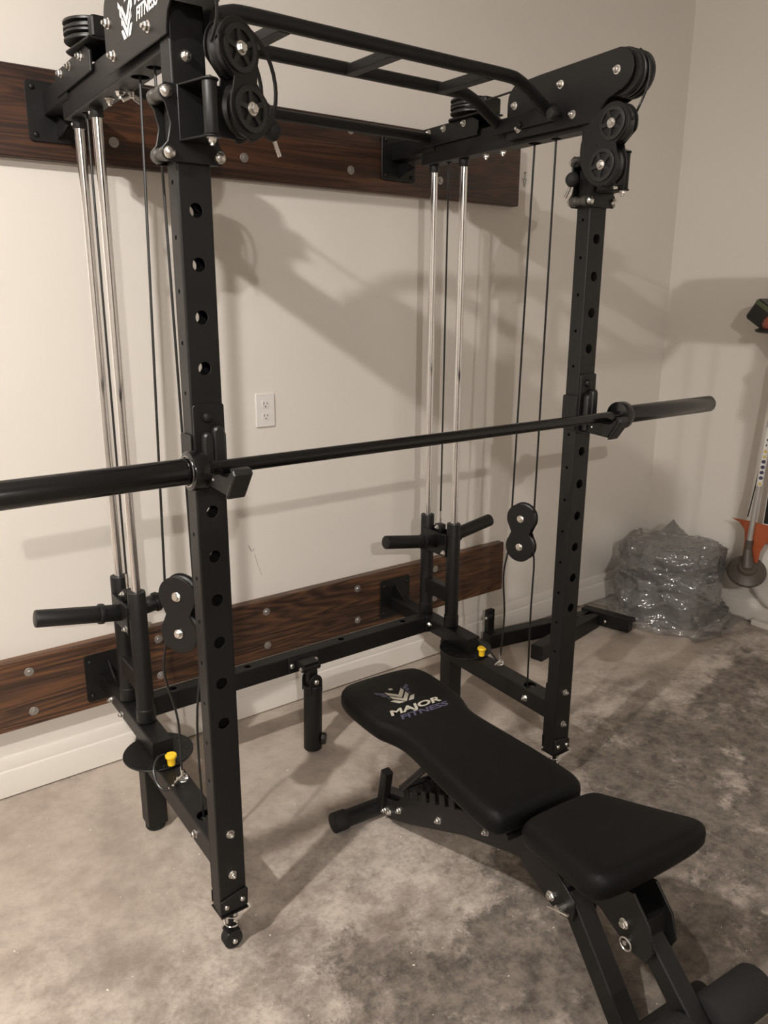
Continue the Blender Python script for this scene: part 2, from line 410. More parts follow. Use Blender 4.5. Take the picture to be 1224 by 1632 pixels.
def sheave(mb, c, ax, r, w, spokes=0, n=32):
    c = V(c); ax = V(ax).normalized(); g = r*.86
    o = c-ax*w/2
    prof = [(r*.98, 0), (r, .08*w), (r, .28*w), (g, .45*w), (g, .55*w), (r, .72*w), (r, .92*w), (r*.98, w)]
    if spokes:
        mb.lathe(prof+[(r*.76, w), (r*.76, 0)], o, ax, n, closed=True)
        mb.lathe([(0, -.03*w), (r*.34, -.03*w), (r*.34, 1.03*w), (0, 1.03*w)], o, ax, 16)
        a = ax.orthogonal().normalized(); b = ax.cross(a)
        for k in range(spokes):
            th = 2*math.pi*k/spokes+.3; d = math.cos(th)*a+math.sin(th)*b; e = ax.cross(d)
            M = Matrix((d, e, ax)).transposed()
            mb.box(c+d*r*.55, (r*.5, r*.24, w*.8), M)
    else: mb.lathe([(0, 0)]+prof+[(0, w)], o, ax, n)
    return mb
def text_mesh(body, size, mat, X, Y, org, shear=.25, offset=.012, space=1.0, ext=.0004, sx=1.0, align='LEFT', fit=0):
    c = bpy.data.curves.new('t', 'FONT'); c.body = body; c.size = size; c.shear = shear; c.offset = offset*size; c.extrude = ext
    c.space_character = space; c.align_x = align
    o = bpy.data.objects.new('t', c); COL.objects.link(o)
    bpy.context.view_layer.update()
    me = bpy.data.meshes.new_from_object(o); bpy.data.objects.remove(o)
    if fit: sx = fit/max(1e-6, max(v.co.x for v in me.vertices)-min(v.co.x for v in me.vertices))
    X, Y = V(X), V(Y); Z = X.cross(Y)
    for v in me.vertices: v.co = V(org)+X*v.co.x*sx+Y*v.co.y+Z*v.co.z
    me.materials.clear(); me.materials.append(mat)
    return me
def flat(polys, org, X, Y, mat, th=.0005):
    X, Y = V(X), V(Y); Z = X.cross(Y); m = MB()
    for P in polys:
        n = len(P); vs = [V(org)+X*a+Y*b for a, b in P]+[V(org)+X*a+Y*b+Z*th for a, b in P]
        m.add(vs, [tuple(range(n-1, -1, -1)), tuple(range(n, 2*n))]+[(i, (i+1) % n, n+(i+1) % n, n+i) for i in range(n)])
    return mesh_of(m, 'print', mat)
def emblem(s):
    star = [(s*(-.02+.085*(1 if k % 2 == 0 else .42)*math.sin(math.pi*k/5)), s*(.44+.085*(1 if k % 2 == 0 else .42)*math.cos(math.pi*k/5))) for k in range(10)]
    star.reverse()
    core = []; wing = []
    for q in (-1, 1):
        def pp(L):
            L = [(q*a*s, b*s) for a, b in L]
            return L if q > 0 else L[::-1]
        core.append(pp([(0, -.12), (.27, .2), (.27, .36), (0, .06)]))
        core.append(pp([(0, -.36), (.27, -.05), (.27, .12), (0, -.19)]))
        core.append(pp([(.06, -.36), (.27, -.14), (.40, -.14), (.24, -.36)]))
        for k in range(3): wing.append(pp([(.31, -.06+.14*k), (.36+.09*k, -.02+.2*k), (.36+.09*k, .10+.2*k), (.31, .05+.14*k)]))
    return [star], core, wing

# ------------------------------------------------------------------ room shell
XR, YF, XL, ZC = 3.05, -7.2, -4.2, 3.12
def slab(x0, x1, y0, y1, z0, z1): return MB().box(((x0+x1)/2, (y0+y1)/2, (z0+z1)/2), (x1-x0, y1-y0, z1-z0))
struct(slab(XL-.1, XR+.1, YF-.1, .1, -.1, 0), 'floor', FLOOR)
struct(slab(XL-.1, XR+.1, YF-.1, .1, ZC, ZC+.1), 'ceiling', CEILM)
wb = struct(slab(XL-.1, XR+.1, 0, .1, 0, ZC), 'wall_back', WALL)
struct(slab(XR, XR+.1, YF, 0, 0, ZC), 'wall_right', WALL)
struct(slab(XL-.1, XL, YF, 0, 0, ZC), 'wall_left', WALLD)
struct(slab(XL-.1, XR+.1, YF-.1, YF, 0, ZC), 'wall_front', DOORM)
def bprof(h): return [(0, 0), (.016, 0), (.016, h-.05), (.0145, h-.046), (.0115, h-.043), (.0115, h-.03), (.009, h-.02), (.0075, h-.008), (.004, h), (0, h)]
m = MB(); m.prism(bprof(.135), XL, XR-.0, lambda w_, a, b: V((w_, -a, b+.0055)), 0); struct(m, 'baseboard_back', TRIMW)
m = MB(); m.prism(bprof(.135), YF, -.016, lambda w_, a, b: V((XR-a, w_, b+.0055)), 0); struct(m, 'baseboard_right', TRIMW)
m = MB(); m.cbox((XR-.02, -.93, .016), (.07, .5, .03), .004); struct(m, 'trim_1', TRIMW)
# pencil scuffs on the back wall
sc_ = MB()
for a, b, t in (((.59, .688), (.602, .662), .0035), ((.606, .664), (.612, .672), .003), ((.614, .650), (.626, .600), .0016), ((.628, .598), (.64, .562), .0013)):
    d = (V(b)-V(a)).normalized(); e = V((-d[1], d[0]))*t/2
    sc_.add([V((p[0], -.0006, p[1])) for p in (V(a)-e, V(b)-e, V(b)+e, V(a)+e)]+[V((p[0], 0.001, p[1])) for p in (V(a)-e, V(b)-e, V(b)+e, V(a)+e)],
            [(0, 1, 2, 3), (7, 6, 5, 4), (0, 4, 5, 1), (1, 5, 6, 2), (2, 6, 7, 3), (3, 7, 4, 0)])
finish(part(sc_, 'scuff_mark', simple('scuff_grey', (.33, .30, .27), .8), wb), kind='stuff')
# ceiling lamps
for i, (p, e, e2) in enumerate(LAMPS):
    r = root('ceiling_lamp', (p[0], p[1], ZC), ['round porcelain ceiling lamp holder above the rack side', 'round porcelain ceiling lamp holder towards the garage door'][i], 'ceiling lamp')
    m = MB(); m.lathe([(0, 0), (.055, 0), (.055, .012), (.035, .03), (.02, .045), (0, .045)], (p[0], p[1], ZC), (0, 0, -1)); part(m, 'lamp_holder', LAMPW, r)

# ------------------------------------------------------------------ mounting boards
def board(name, z0, z1, x0, x1, mat, bolts, label):
    r = root(name, ((x0+x1)/2, -.02, z0), label, 'board', 'stained boards bolted to the wall')
    m = MB(); m.cbox((0, 0, 0), (z1-z0, .038, x1-x0), .003, Matrix.Rotation(math.radians(90), 3, 'Y'))
    for i in range(len(m.v)): m.v[i] += V(((x0+x1)/2, -.0195, (z0+z1)/2))
    b = part(m, 'plank', mat, r)
    for bx, bz in bolts: bolt((bx, -.0385, bz), (0, -1, 0), b, LAGB, 1.0, 'lag_bolt')
    return r
sx = [-1.05, -.63, -.21, .212, .634, 1.052, 1.467]
board('mounting_board', .242, .475, -1.6, 1.885, WOODL, [(x, z) for x in sx for z in (.428, .291)], 'brown stained board with orange grain bolted low on the wall')
board('mounting_board', 1.944, 2.178, -1.6, 1.88, WOODU, [(x-.02, z) for x in sx for z in (2.14, 2.009)], 'stained board, dimmed in colour for weak light, bolted high on the wall behind the pull-up bars')

# ------------------------------------------------------------------ power rack
RK = root('power_rack', (.6, -.5, 0), 'black wall-mounted power rack with chrome guide rods and pull-up bars', 'power rack')
XC = {'L': 0.0, 'R': 1.188}; KK = {'L': .035, 'R': .055}; SG = {'L': 1, 'R': -1}
for side in 'LR':
    xc, kk, sg = XC[side], KK[side], SG[side]
    def T(x, y, z, xc=xc, kk=kk, sg=sg): return V((xc+sg*x+kk*(y+1.02), y, z))       # x = inward offset
    def Ty(p, q, t): return T(p, t, q)           # tubes along y
    def Tz(p, q, t): return T(p, -.995+q, t)     # upright
    inw = V((sg, 0, 0)); out = -inw
    # upright with holes through front and rear, small holes in the sides
    big = [(1.733-.1*i, .0138) for i in range(12)]; small = [(1.783-.1*i, .0045) for i in range(14)]
    m = MB(); m.rtube(Tz, .118, 2.085, .035, .025, .004, {2: big, 3: big, 0: small, 1: small})
    up = part(m, 'upright', STEEL, RK)
    for z in (.3394, .2255): bolt(T(0, -1.02, z), (0, -1, 0), up, NUT, 1.0)
    bolt(T(-.004, -1.02, 1.998), (0, -1, 0), up, NUT)
    # foot bracket, spring, wheel
    m = MB()
    pl = [(-.036, .128), (.036, .128), (.036, .172)]+arc(.03, .171, .006, 0, 90, 3)+arc(-.03, .158, .006, 90, 180, 3)
    for y0, y1 in ((-1.0245, -1.0205), (-.9695, -.9655)): m.prism(pl, y0, y1, lambda w_, a, b: T(a, w_, b))
    m.box(T(0, -.995, .1165), (.072, .058, .004)); fb = part(m, 'caster_bracket', STEEL, RK)
    for x in (-.021, .021): bolt(T(x, -1.0245, .144 if x < 0 else .149), (0, -1, 0), fb, BTN, .95)
    m = MB(); m.sweep([T(.016*math.cos(t), -.995+.016*math.sin(t), .113-.0052*t/1.2) for t in [k*.3 for k in range(47)]], .0022, 6); part(m, 'caster_spring', CHROME, RK)
    m = MB(); m.cyl(T(0, -.995, .115), T(0, -.995, .06), .007, 12); m.cbox(T(0, -.995, .0485), (.036, .036, .006), .003)
    fk = arc(0, .026, .017, 180, 360, 10)+[(.014, .05), (-.014, .05)]
    for y in (-1.014, -.98): m.prism(fk, y, y+.004, lambda w_, a, b: T(a, w_, b))
    cf = part(m, 'caster_fork', STEEL, RK)
    m = MB(); m.rcyl(T(0, -1.0085, .0245), T(0, -.9815, .0245), .0245, .003, 24); part(m, 'caster_wheel', RUBBER, RK)
    bolt(T(0, -1.014, .026), (0, -1, 0), cf, BTN, 1.0)
    # lower arm: wall arm, hinge disc, swing beam, leg
    m = MB(); m.rtube(lambda p, q, t: T(p, t, .330+q), -.56, -.046, .03, .027, .004); wa = part(m, 'wall_arm', STEEL, RK)
    for y in (-.16, -.275): bolt(T(-.03, y, .318), out, wa, NUT)
    m = MB(); m.prism(rrect(-.0775, .0775, .268, .436, .01), -.0395, -.0455, lambda w_, a, b: T(a, w_, b)); wp = part(m, 'wall_plate', STEEL, RK)
    m.v = []; m.f = []; m.prism([(-.045, .352), (-.13, .352), (-.045, .405)], -.003, .003, lambda w_, a, b: T(w_, a, b)); part(m, 'gusset', STEEL, RK)
    for x in (-.06, .06):
        for z in (.29, .41): bolt(T(x, -.0455, z), (0, -1, 0), wp, BBT, 1.1)
    m = MB()
    dp = arc(.0, -.515, .1, 0, 360, 40)[:-1]; m.prism(dp, .2975, .3025, lambda w_, a, b: T(a, b, w_)); dk = part(m, 'hinge_disc', STEEL, RK)
    sl = MB()
    for a in (-150, -125, -100, -75, -50, -25, 0, 25): 
        c = T(.082*math.cos(math.radians(a)), -.515+.082*math.sin(math.radians(a)), .3028); sl.cbox(c, (.017, .006, .0008), .0015, Matrix.Rotation(math.radians(a*sg if sg > 0 else 180-a), 3, 'Z'))
    finish(part(sl, 'index_slots', DARK, dk), kind='stuff')
    m = MB(); m.rtube(lambda p, q, t: T(p, t, .264+q), -.966, -.40, .032, .0325, .004, {2: [(-.862, .022)]}); sb = part(m, 'swing_beam', STEEL, RK)
    bolt(T(-.032, -.872, .262), out, sb, NUT, 1.05); bolt(T(.032, -.872, .262), inw, sb, NUT, 1.05)
    m = MB(); m.prism(rrect(-.034, .034, .165, .36, .004), -.9695, -.9645, lambda w_, a, b: T(a, w_, b)); part(m, 'beam_flange', STEEL, RK)
    m = MB(); sheave(m, T(0, -.875, .262), inw, .034, .02); part(m, 'base_pulley', PLASTIC, RK)
    m = MB(); m.rtube(lambda p, q, t: T(p, -.43+q, t), .022, .303, .03, .032, .004); part(m, 'leg_post', STEEL, RK)
    m = MB(); m.rcyl(T(0, -.43, 0), T(0, -.43, .024), .03, .005, 20); part(m, 'rubber_foot', RUBBER, RK)
    # yellow pull pin and its lanyard
    m = MB(); m.lathe([(0, 0), (.009, 0), (.0105, .001), (.0115, .022), (.016, .025), (.016, .031), (.0145, .033), (0, .033)], T(.004, -.612, .307), (0, 0, 1), 20); part(m, 'pull_knob', YELLOW, RK)
    m = MB()
    if side == 'L': lp = [T(-.004, -.60, .338), T(-.03, -.60, .336), T(-.052, -.625, .315), T(-.05, -.655, .285), T(-.035, -.68, .28), T(-.018, -.695, .298), T(0, -.70, .312)]
    else: lp = [T(-.01, -.575, .352), T(.0, -.60, .352), T(.0, -.64, .345), T(0, -.67, .33), T(0, -.695, .318), T(0, -.705, .315)]
    m.sweep(smooth_path(lp, 6), .0038, 8); part(m, 'lanyard', CABLE, RK)
    m = MB()
    cl = T(0, -.708, .318)
    if side == 'L': m.cyl(T(-.018, -.695, .298), T(-.03, -.684, .286), .005, 10)
    m.sweep([cl+V((.013*math.cos(t), .004*math.sin(t*2), .011*math.sin(t))) for t in [k*2*math.pi/18 for k in range(19)]], .0028, 8)
    m.cyl(T(-.014, -.70, .316), T(.014, -.712, .316), .0065, 12); m.sweep([cl+V((-.02, .004, -.006)), cl+V((-.012, -.004, .006)), cl+V((.004, -.006, .004))], .0035, 8)
    m.cyl(cl+V((0, 0, .006)), cl+V((0, .002, .034)), .0042, 10); part(m, 'snap_hook', ZINC, RK)
    # guide rods and weight carriage
    yf, yn = -.262, -.424; ym = (yf+yn)/2
    for y in (yf, yn):
        m = MB(); m.cyl(T(0, y, .36), T(0, y, 2.02), .0128, 24); part(m, 'guide_rod', CHROME, RK, 60)
        m = MB(); m.rcyl(T(0, y, 1.992), T(0, y, 2.045), .0165, .002, 20); rs = part(m, 'rod_collar', STEEL, RK); bolt(T(-.0165, y, 2.002), out, rs, BTN, .6)
    cg = MB()
    for x in (-.026, .026): cg.prism(rrect(yn+.01, yf-.01, .635, .72, .004), x-.004, x+.004, lambda w_, a, b: T(w_, a, b))
    cg.cbox(T(0, ym, .73), (.03, .034, .03), .003); car = part(cg, 'weight_carriage', STEEL, RK)
    m = MB(); m.prism([(yn, .452), (yf, .452), (yf, .512), (yn, .512)], -.019, .019, lambda w_, a, b: T(w_, a, b), .003); part(m, 'carriage_link', STEEL, car)
    for y in (yf, yn):
        m = MB(); m.lathe([(.0135, .36), (.0275, .36), (.028, .362), (.028, .40), (.0255, .402), (.0255, .762), (.0245, .765), (.0135, .765)], T(0, y, 0), (0, 0, 1), 28); part(m, 'sleeve', STEEL, car)
    for q in (-1, 1):
        m = MB(); h0, h1 = T(0, ym, .676), T(q*.26, ym, .718); m.rcyl(h0, h1, .0245, .003, 28); m.rcyl(h0.lerp(h1, .29), h0.lerp(h1, .345), .0295, .002, 28); part(m, 'weight_horn', STEEL, car)
        bolt(T(q*.03, yn+.022, .65), V((q*sg, 0, 0)), car, NUT, .95); bolt(T(q*.015, ym, .735), V((q*sg, 0, 0)), car, NUT, .8)
    m = MB(); m.cyl(T(0, ym, .75), T(0, ym, .795), .0042, 10); part(m, 'cable_end', ZINC, car)
    # upper arm
    m = MB(); m.rtube(lambda p, q, t: T(p, t, 2.052+q), -.975, -.225, .028, .036, .004, {3: [(-.345, .012), (-.755, .02), (-.842, .016)]}); tb = part(m, 'top_beam', STEEL, RK)
    m = MB(); m.rtube(lambda p, q, t: T(p, t, 2.085+q), -.30, -.046, .033, .03, .004); part(m, 'wall_arm', STEEL, RK)
    m = MB(); m.prism(rrect(-.0775, .0775, 1.988, 2.142, .01), -.0395, -.0455, lambda w_, a, b: T(a, w_, b)); wp = part(m, 'wall_plate', STEEL, RK)
    for x in (-.06, .06):
        for z in (2.005, 2.125): bolt(T(x, -.0455, z), (0, -1, 0), wp, BBT, 1.1)
    m = MB(); m.prism([(-.045, 2.07), (-.15, 2.02), (-.045, 1.998)], -.003, .003, lambda w_, a, b: T(w_, a, b)); part(m, 'gusset', STEEL, RK)
    bp = [(-.21, 2.07), (-.21, 2.122), (-.24, 2.1275), (-.50, 2.1275), (-.53, 2.112), (-.53, 2.07)]
    for x in (-.034, .034):
        m = MB(); m.prism(bp, x-.003, x+.003, lambda w_, a, b: T(w_, a, b)); sp = part(m, 'bracket_plate', STEEL, RK)
        for y in (-.275, -.358, -.462): bolt(T(x+math.copysign(.003, x), y, 2.113), inw*math.copysign(1, x), sp, NUT, .95)
    # horizontal swivel pulleys
    m = MB(); m.prism(arc(0, -.43, .06, 20, 160, 14)+[(-.045, -.56), (.045, -.56)], 2.128, 2.133, lambda w_, a, b: T(a, b, w_))
    m.cyl(T(0, -.455, 2.13), T(0, -.455, 2.195), .007, 12); m.cbox(T(0, -.545, 2.155), (.07, .03, .045), .004); sbk = part(m, 'pulley_bracket', STEEL, RK)
    for z in (2.153, 2.176):
        m = MB(); sheave(m, T(0, -.455, z), (0, 0, 1), .068, .021); part(m, 'top_pulley', PLASTIC, RK)
    bolt(T(0, -.455, 2.1415), (0, 0, -1), sbk, NUT, .8)
    for y in (-.535, -.615): bolt(T(.0, y, 2.0155), (0, 0, -1), tb, NUT, 1.1)
    if side == 'L':
        m = MB(); m.lathe([(0, 0), (.007, 0), (.007, .012), (0, .012)], T(.02, -.63, 2.014), (0, 0, -1), 12)
        for q in (-1, 1): m.cbox(T(.02+q*.014, -.63, 2.0), (.018, .004, .012), .001, Matrix.Rotation(q*.5, 3, 'Y'))
        part(m, 'wing_nut', ZINC, RK)
    # big nose plates and nose pulley
    npoly = [(-.673, 2.03)]+[(-.673, 2.12)]+arc(-.72, 2.13, .047, 0, -0, 1)[:0]
    npoly += [(-.673+.0*0, 2.128)]+[(-.72-.0+.047*math.cos(math.radians(t)), 2.132+.047*math.sin(math.radians(t))) for t in (20, 40, 60, 80)]
    npoly += [(-.8, 2.183)]+[(-1.086+.052*math.cos(math.radians(t)), 2.138+.052*math.sin(math.radians(t))) for t in (95, 115, 135, 155, 180, 205, 225, 245)]
    npoly += [(-1.085, 2.084), (-1.06, 2.076), (-1.04, 2.06), (-1.03, 2.04), (-1.026, 2.027)]
    nb = [(-.705, 2.12), (-.889, 2.142), (-1.086, 2.138), (-.94, 2.058), (-.726, 2.055)]
    for x in (-.0405, .0405):
        m = MB(); m.prism(npoly, x-.0025, x+.0025, lambda w_, a, b: T(w_, a, b)); np_ = part(m, 'nose_plate', STEEL, RK)
        for y, z in nb: bolt(T(x+math.copysign(.0025, x), y, z), inw*math.copysign(1, x), np_, NUT, 1.05)
        if side == 'L' and x < 0:
            ox = x-.0031
            st, core, wing = emblem(.085)
            o_ = T(ox, -.822, 2.098); dn = T(ox, -1.0, 2.1)-T(ox, -.8, 2.1); dn.normalize()
            pm = flat(st+core+wing, o_, dn, (0, 0, 1), PRINTW); put(pm, 'emblem', np_)
            put(text_mesh('MAJOR', .034, PRINTW, dn, (0, 0, 1), T(ox, -.872, 2.111), .25, .02, 1.0, .0004, 1.25), 'lettering', np_)
            put(text_mesh('FITNESS', .032, PRINTW, dn, (0, 0, 1), T(ox, -.878, 2.082), .25, .02, 1.0, .0004, 1.05), 'lettering', np_)
    for x in (-.017, .017):
        m = MB(); sheave(m, T(x, -1.094, 2.134), inw, .057, .026); part(m, 'nose_pulley', PLASTIC, RK)
    # cable trolley clamped round the upright
    def half(s): return [(s*.063, 1.826), (s*.063, 1.838), (s*.052, 1.850), (s*.045, 1.88), (s*.052, 1.912), (s*.063, 1.925), (s*.062, 1.938), (s*.052, 1.948)]
    tp = half(1)+half(-1)[::-1]; tp = [(.052, 1.815)]+tp+[(-.052, 1.815)]
    for y0, y1 in ((-1.0285, -1.0235), (-.9665, -.9615)):
        m = MB(); m.prism(tp, y0, y1, lambda w_, a, b: T(a, w_, b)); tr = part(m, 'trolley_plate', STEEL, RK)
        for x in (-.05, .05):
            for z in (1.83, 1.932):
                bolt(T(x, y0 if y0 < -1 else y1, z), (0, -1 if y0 < -1 else 1, 0), tr, BTN, 1.7)
    for x in (-.05, .05):
        for z in (1.83, 1.932):
            m = MB(); m.lathe([(0, 0), (.0135, 0), (.0135, .016), (.0105, .02), (.0105, .037), (.0135, .041), (.0135, .057), (0, .057)], T(x, -1.0235, z), (0, 1, 0), 20); part(m, 'guide_roller', ROLLER, RK)
    # hinge bracket and pin
    PX, PY = .004, -1.102
    m = MB()
    for z in (1.852, 1.945):
        ta = [(-.03, -1.0285), (.03, -1.0285), (PX+.017, PY+.004)]+arc(PX, PY, .017, 0, -180, 8)+[(PX-.017, PY+.004)]
        m.prism(ta, z-.002, z+.002, lambda w_, a, b: T(a, b, w_))
    m.prism(rrect(-.03, .03, 1.85, 1.947, .003), -1.029, -1.033, lambda w_, a, b: T(a, w_, b)); hb = part(m, 'hinge_bracket', STEEL, RK)
    m = MB(); m.rcyl(T(PX, PY, 1.855), T(PX, PY, 1.943), .0135, .001, 24); part(m, 'hinge_pin', STEEL, RK)
    bolt(T(PX, PY, 1.85), (0, 0, -1), hb, NUT, .95); bolt(T(PX, PY, 1.947), (0, 0, 1), hb, BTN, .9)
    # swing arm with two pulleys: ad = direction away from the pin, an = face normal towards the room
    ad = V((.95, .31, 0)).normalized() if side == 'L' else V((0, 1, 0))
    an = V((ad.y, -ad.x, 0)) if side == 'L' else V((-ad.y, ad.x, 0))
    pin = T(PX, PY, 0)
    dn_, dt_ = (0, 0) if side == 'L' else (.058, -.07)      # the far arm hangs beside its pin
    def A(n_, t, z, pin=pin, ad=ad, an=an, dn_=dn_, dt_=dt_): return V((pin.x, pin.y, 0))+ad*(t+dt_)+an*(n_+dn_)+V((0, 0, z))
    c1, c2 = (.058, 2.004), (.082, 1.908)
    db = []
    for k in range(37):                            # dogbone outline round both pulleys
        th = math.radians(k*10)
        db.append((math.cos(th), math.sin(th)))
    R_ = .051
    dogb = arc(c1[0], c1[1], R_, -20, 200, 18)+[(.044, 1.957)]+arc(c2[0], c2[1], R_, 150, 385, 18)+[(.102, 1.955)]
    arm = MB()
    for n0, n1 in ((.0165, .0195), (-.0195, -.0165)): arm.prism(dogb, n0, n1, lambda w_, a, b: A(w_, a, b))
    if side == 'L': arm.prism([(.0, 1.857), (.07, 1.857), (.09, 1.90), (.05, 1.942), (.0, 1.942)], -.0145, -.010, lambda w_, a, b: A(w_, a, b))
    if side == 'R': arm.prism(rrect(.06, .08, 1.86, 1.94, .003), -.06, -.008, lambda w_, a, b: A(w_, a, b))
    bt = .158 if side == 'L' else .195
    ap = part(arm, 'swing_arm', STEEL, RK)
    for n0 in (.012, -.025):                       # curved guard straps, wider on the far arm
        gm = MB(); ro = arc(.062, 1.95, .1, -78, 78, 16); ri = arc(.062, 1.95, .091 if side == 'L' else .045, 78, -78, 16)
        gm.prism(ro+ri, n0, n0+.004, lambda w_, a, b: A(w_, a, b)); part(gm, 'cable_guard', STEEL, ap)
    for c in (c1, c2):
        m = MB(); sheave(m, A(.0, *c), an, .047, .03); sheave(m, A(.0215, *c), an, .04, .005, 5); part(m, 'arm_pulley', PLASTIC, RK)
        bolt(A(.024, *c), an, ap, HEX, 1.15); bolt(A(-.0195, *c), -an, ap, NUT, 1.0)
    m = MB(); m.lathe([(0, -.019), (.008, -.018), (.014, -.013), (.018, -.006), (.019, 0), (.018, .006), (.014, .013), (.008, .018), (0, .019)], A(0, bt, 1.886), (0, 0, 1), 20); part(m, 'ball_stop', RUBBER, RK)
    m = MB(); e0 = A(0, bt+.007, 1.868); m.sweep([e0, e0+ad*.006+V((0, 0, -.012)), e0+ad*.014+V((0, 0, -.026))], .0042, 8); part(m, 'cable_clip', ZINC, RK)
    # cables
    cb = MB(); cR = .0032
    cb.sweep(smooth_path([A(0, bt, 1.90), A(0, bt-.008, 1.93), A(0, .128, 1.925), A(0, .10, 1.95)], 5), cR, 8)
    a0 = T(0, -1.157, 2.13); cb.sweep(smooth_path([T(.0, -1.12, 2.185), T(0, -1.148, 2.16), a0, T(.0, -1.152, 2.09), T(.01, -1.135, 2.04), A(0, .01, 2.01)], 5), cR, 8)
    fy, fz1, fz2 = -.784, .871, .774
    tw = math.radians(38 if side == 'L' else -20)
    def Fp(n_, t, z, tw=tw): return T(-math.sin(tw)*t+math.cos(tw)*n_, fy+math.cos(tw)*t+math.sin(tw)*n_, z)
    r_ = .041
    cb.sweep([T(0, -.755, 2.05), Fp(0, r_, .871)], cR, 8)
    cb.sweep([T(0, -.842, 2.05), Fp(0, -r_, .871)], cR, 8)
    cb.sweep(smooth_path([Fp(0, r_, .774), Fp(0, r_+.01, .73), Fp(0, r_+.02, .65), T(-.004, -.715, .5), T(0, -.708, .345)], 6), cR, 8)
    cb.sweep(smooth_path([Fp(0, -r_, .774), Fp(0, -r_-.01, .72), T(0, -.846, .55), T(0, -.85, .27)], 6), cR, 8)
    cb.sweep([T(0, ym, 2.05), T(0, ym, 1.4), T(0, ym, .78)], cR, 8)
    cb.sweep([T(.055, -.49, 2.153), T(.02, -.72, 2.17)], cR, 8)
    part(cb, 'cable', CABLE, RK)
    # floating pulley block
    fb_ = MB()
    R_ = .0505
    outl = arc(0, fz1, R_, -35, 215, 20)+[(-.033, (fz1+fz2)/2)]+arc(0, fz2, R_, 145, 395, 20)+[(.033, (fz1+fz2)/2)]
    for n0, n1 in ((.0135, .0165), (-.0165, -.0135)): fb_.prism(outl, n0, n1, lambda w_, a, b: Fp(w_, a, b))
    fbp = part(fb_, 'pulley_block', STEEL, RK)
    nrm = (Fp(1, 0, 0)-Fp(0, 0, 0)).normalized()
    for z in (fz1, fz2):
        m = MB(); sheave(m, Fp(0, 0, z), nrm, .0475, .024); part(m, 'pulley_wheel', PLASTIC, RK)
        bolt(Fp(.0165, 0, z), nrm, fbp, HEX, 1.15); bolt(Fp(-.0165, 0, z), -nrm, fbp, HEX, 1.15)
# lower crossbar, landmine, upper tie rod, pull-up bars
xl = .0+KK['L']*(-.295+1.02); xr = 1.188+KK['R']*(-.295+1.02)
m = MB(); m.rtube(lambda p, q, t: V((t, -.295+q, .334+p)), xl+.03, xr-.03, .032, .025, .004, {0: [(xl+.13, .012), (.42, .012), (.80, .012), (1.085, .012)]}); cbm = part(m, 'crossbar', STEEL, RK)
for x, s in ((xl+.032, 1), (xr-.032, -1)):
    m = MB(); m.cbox((x, -.3225, .333), (.03, .005, .06), .002); fl_ = part(m, 'crossbar_flange', STEEL, RK); bolt((x, -.325, .335), (0, -1, 0), fl_, NUT, 1.0)
m = MB(); m.cyl((xl, -.27, 2.098), (xr, -.27, 2.098), .016, 20); part(m, 'tie_rod', STEEL, RK)
lm = MB(); lx = .622
lm.cbox((lx, -.323, .335), (.12, .005, .058), .002); lm.cbox((lx, -.352, .352), (.062, .056, .004), .0015)
for q in (-1, 1): lm.cbox((lx+q*.03, -.352, .338), (.004, .056, .03), .0015)
lmp = part(lm, 'landmine_bracket', STEEL, RK)
for q in (-1, 1): bolt((lx+q*.048, -.3255, .335), (0, -1, 0), lmp, BTN, 1.4)
bolt((lx-.032, -.368, .335), (-1, 0, 0), lmp, NUT, .9)
m = MB(); m.cyl((lx-.035, -.37, .335), (lx+.035, -.37, .335), .012, 16); m.cbox((lx+.004, -.37, .305), (.04, .022, .06), .004)
for q in (-1, 1):
    m.prism([(lx-.02, .245), (lx+.03, .245)]+arc(lx+.005, .288, .025, 0, 180, 8), -.37+q*.026-.003, -.37+q*.024+.003, lambda w_, a, b: V((a, w_, b)))
lk = part(m, 'landmine_pivot', STEEL, RK); bolt((lx+.005, -.399, .288), (0, -1, 0), lk, BTN, 1.4)
m = MB(); m.lathe([(.0, 0), (.031, 0), (.0325, .002), (.0325, .245), (.031, .247), (0, .247)], (lx+.002, -.372, .022), (.02, .0, 1), 28); part(m, 'landmine_sleeve', STEEL, RK)
m = MB(); kd = V((.72, -.69, 0)); kp = V((lx, -.372, .062))+kd*.029
m.cyl(kp, kp+kd*.012, .006, 10)
m.lathe([(0, .004), (.018, .004), (.021, .007), (.021, .018), (.017, .022), (0, .022)], kp, kd, 9); part(m, 'landmine_knob', PLASTIC, RK, 20)
pu = MB(); zb = 2.148
for y in (-.845, -.635):
    xa, xb = .0+KK['L']*(y+1.02)+.04, 1.188+KK['R']*(y+1.02)-.04
    P = smooth_path([(xa, y, 2.082), (xa+.02, y, 2.09), (xa+.085, y, 2.125), (xa+.125, y, 2.142), (xa+.17, y, zb), (.4, y, zb), (.6, y, zb), (.8, y, zb), (xb-.17, y, zb), (xb-.125, y, 2.142), (xb-.085, y, 2.125), (xb-.02, y, 2.09), (xb, y, 2.082)], 4)
    m = MB(); m.sweep(P, .0165, 16); part(m, 'pull_up_bar', STEEL, RK, 60)
for x in (.31, .62, .93):
    m = MB(); m.rtube(lambda p, q, t: V((x+p, t, zb-.004+q)), -.84, -.64, .016, .0125, .003); part(m, 'pull_up_rung', STEEL, RK)
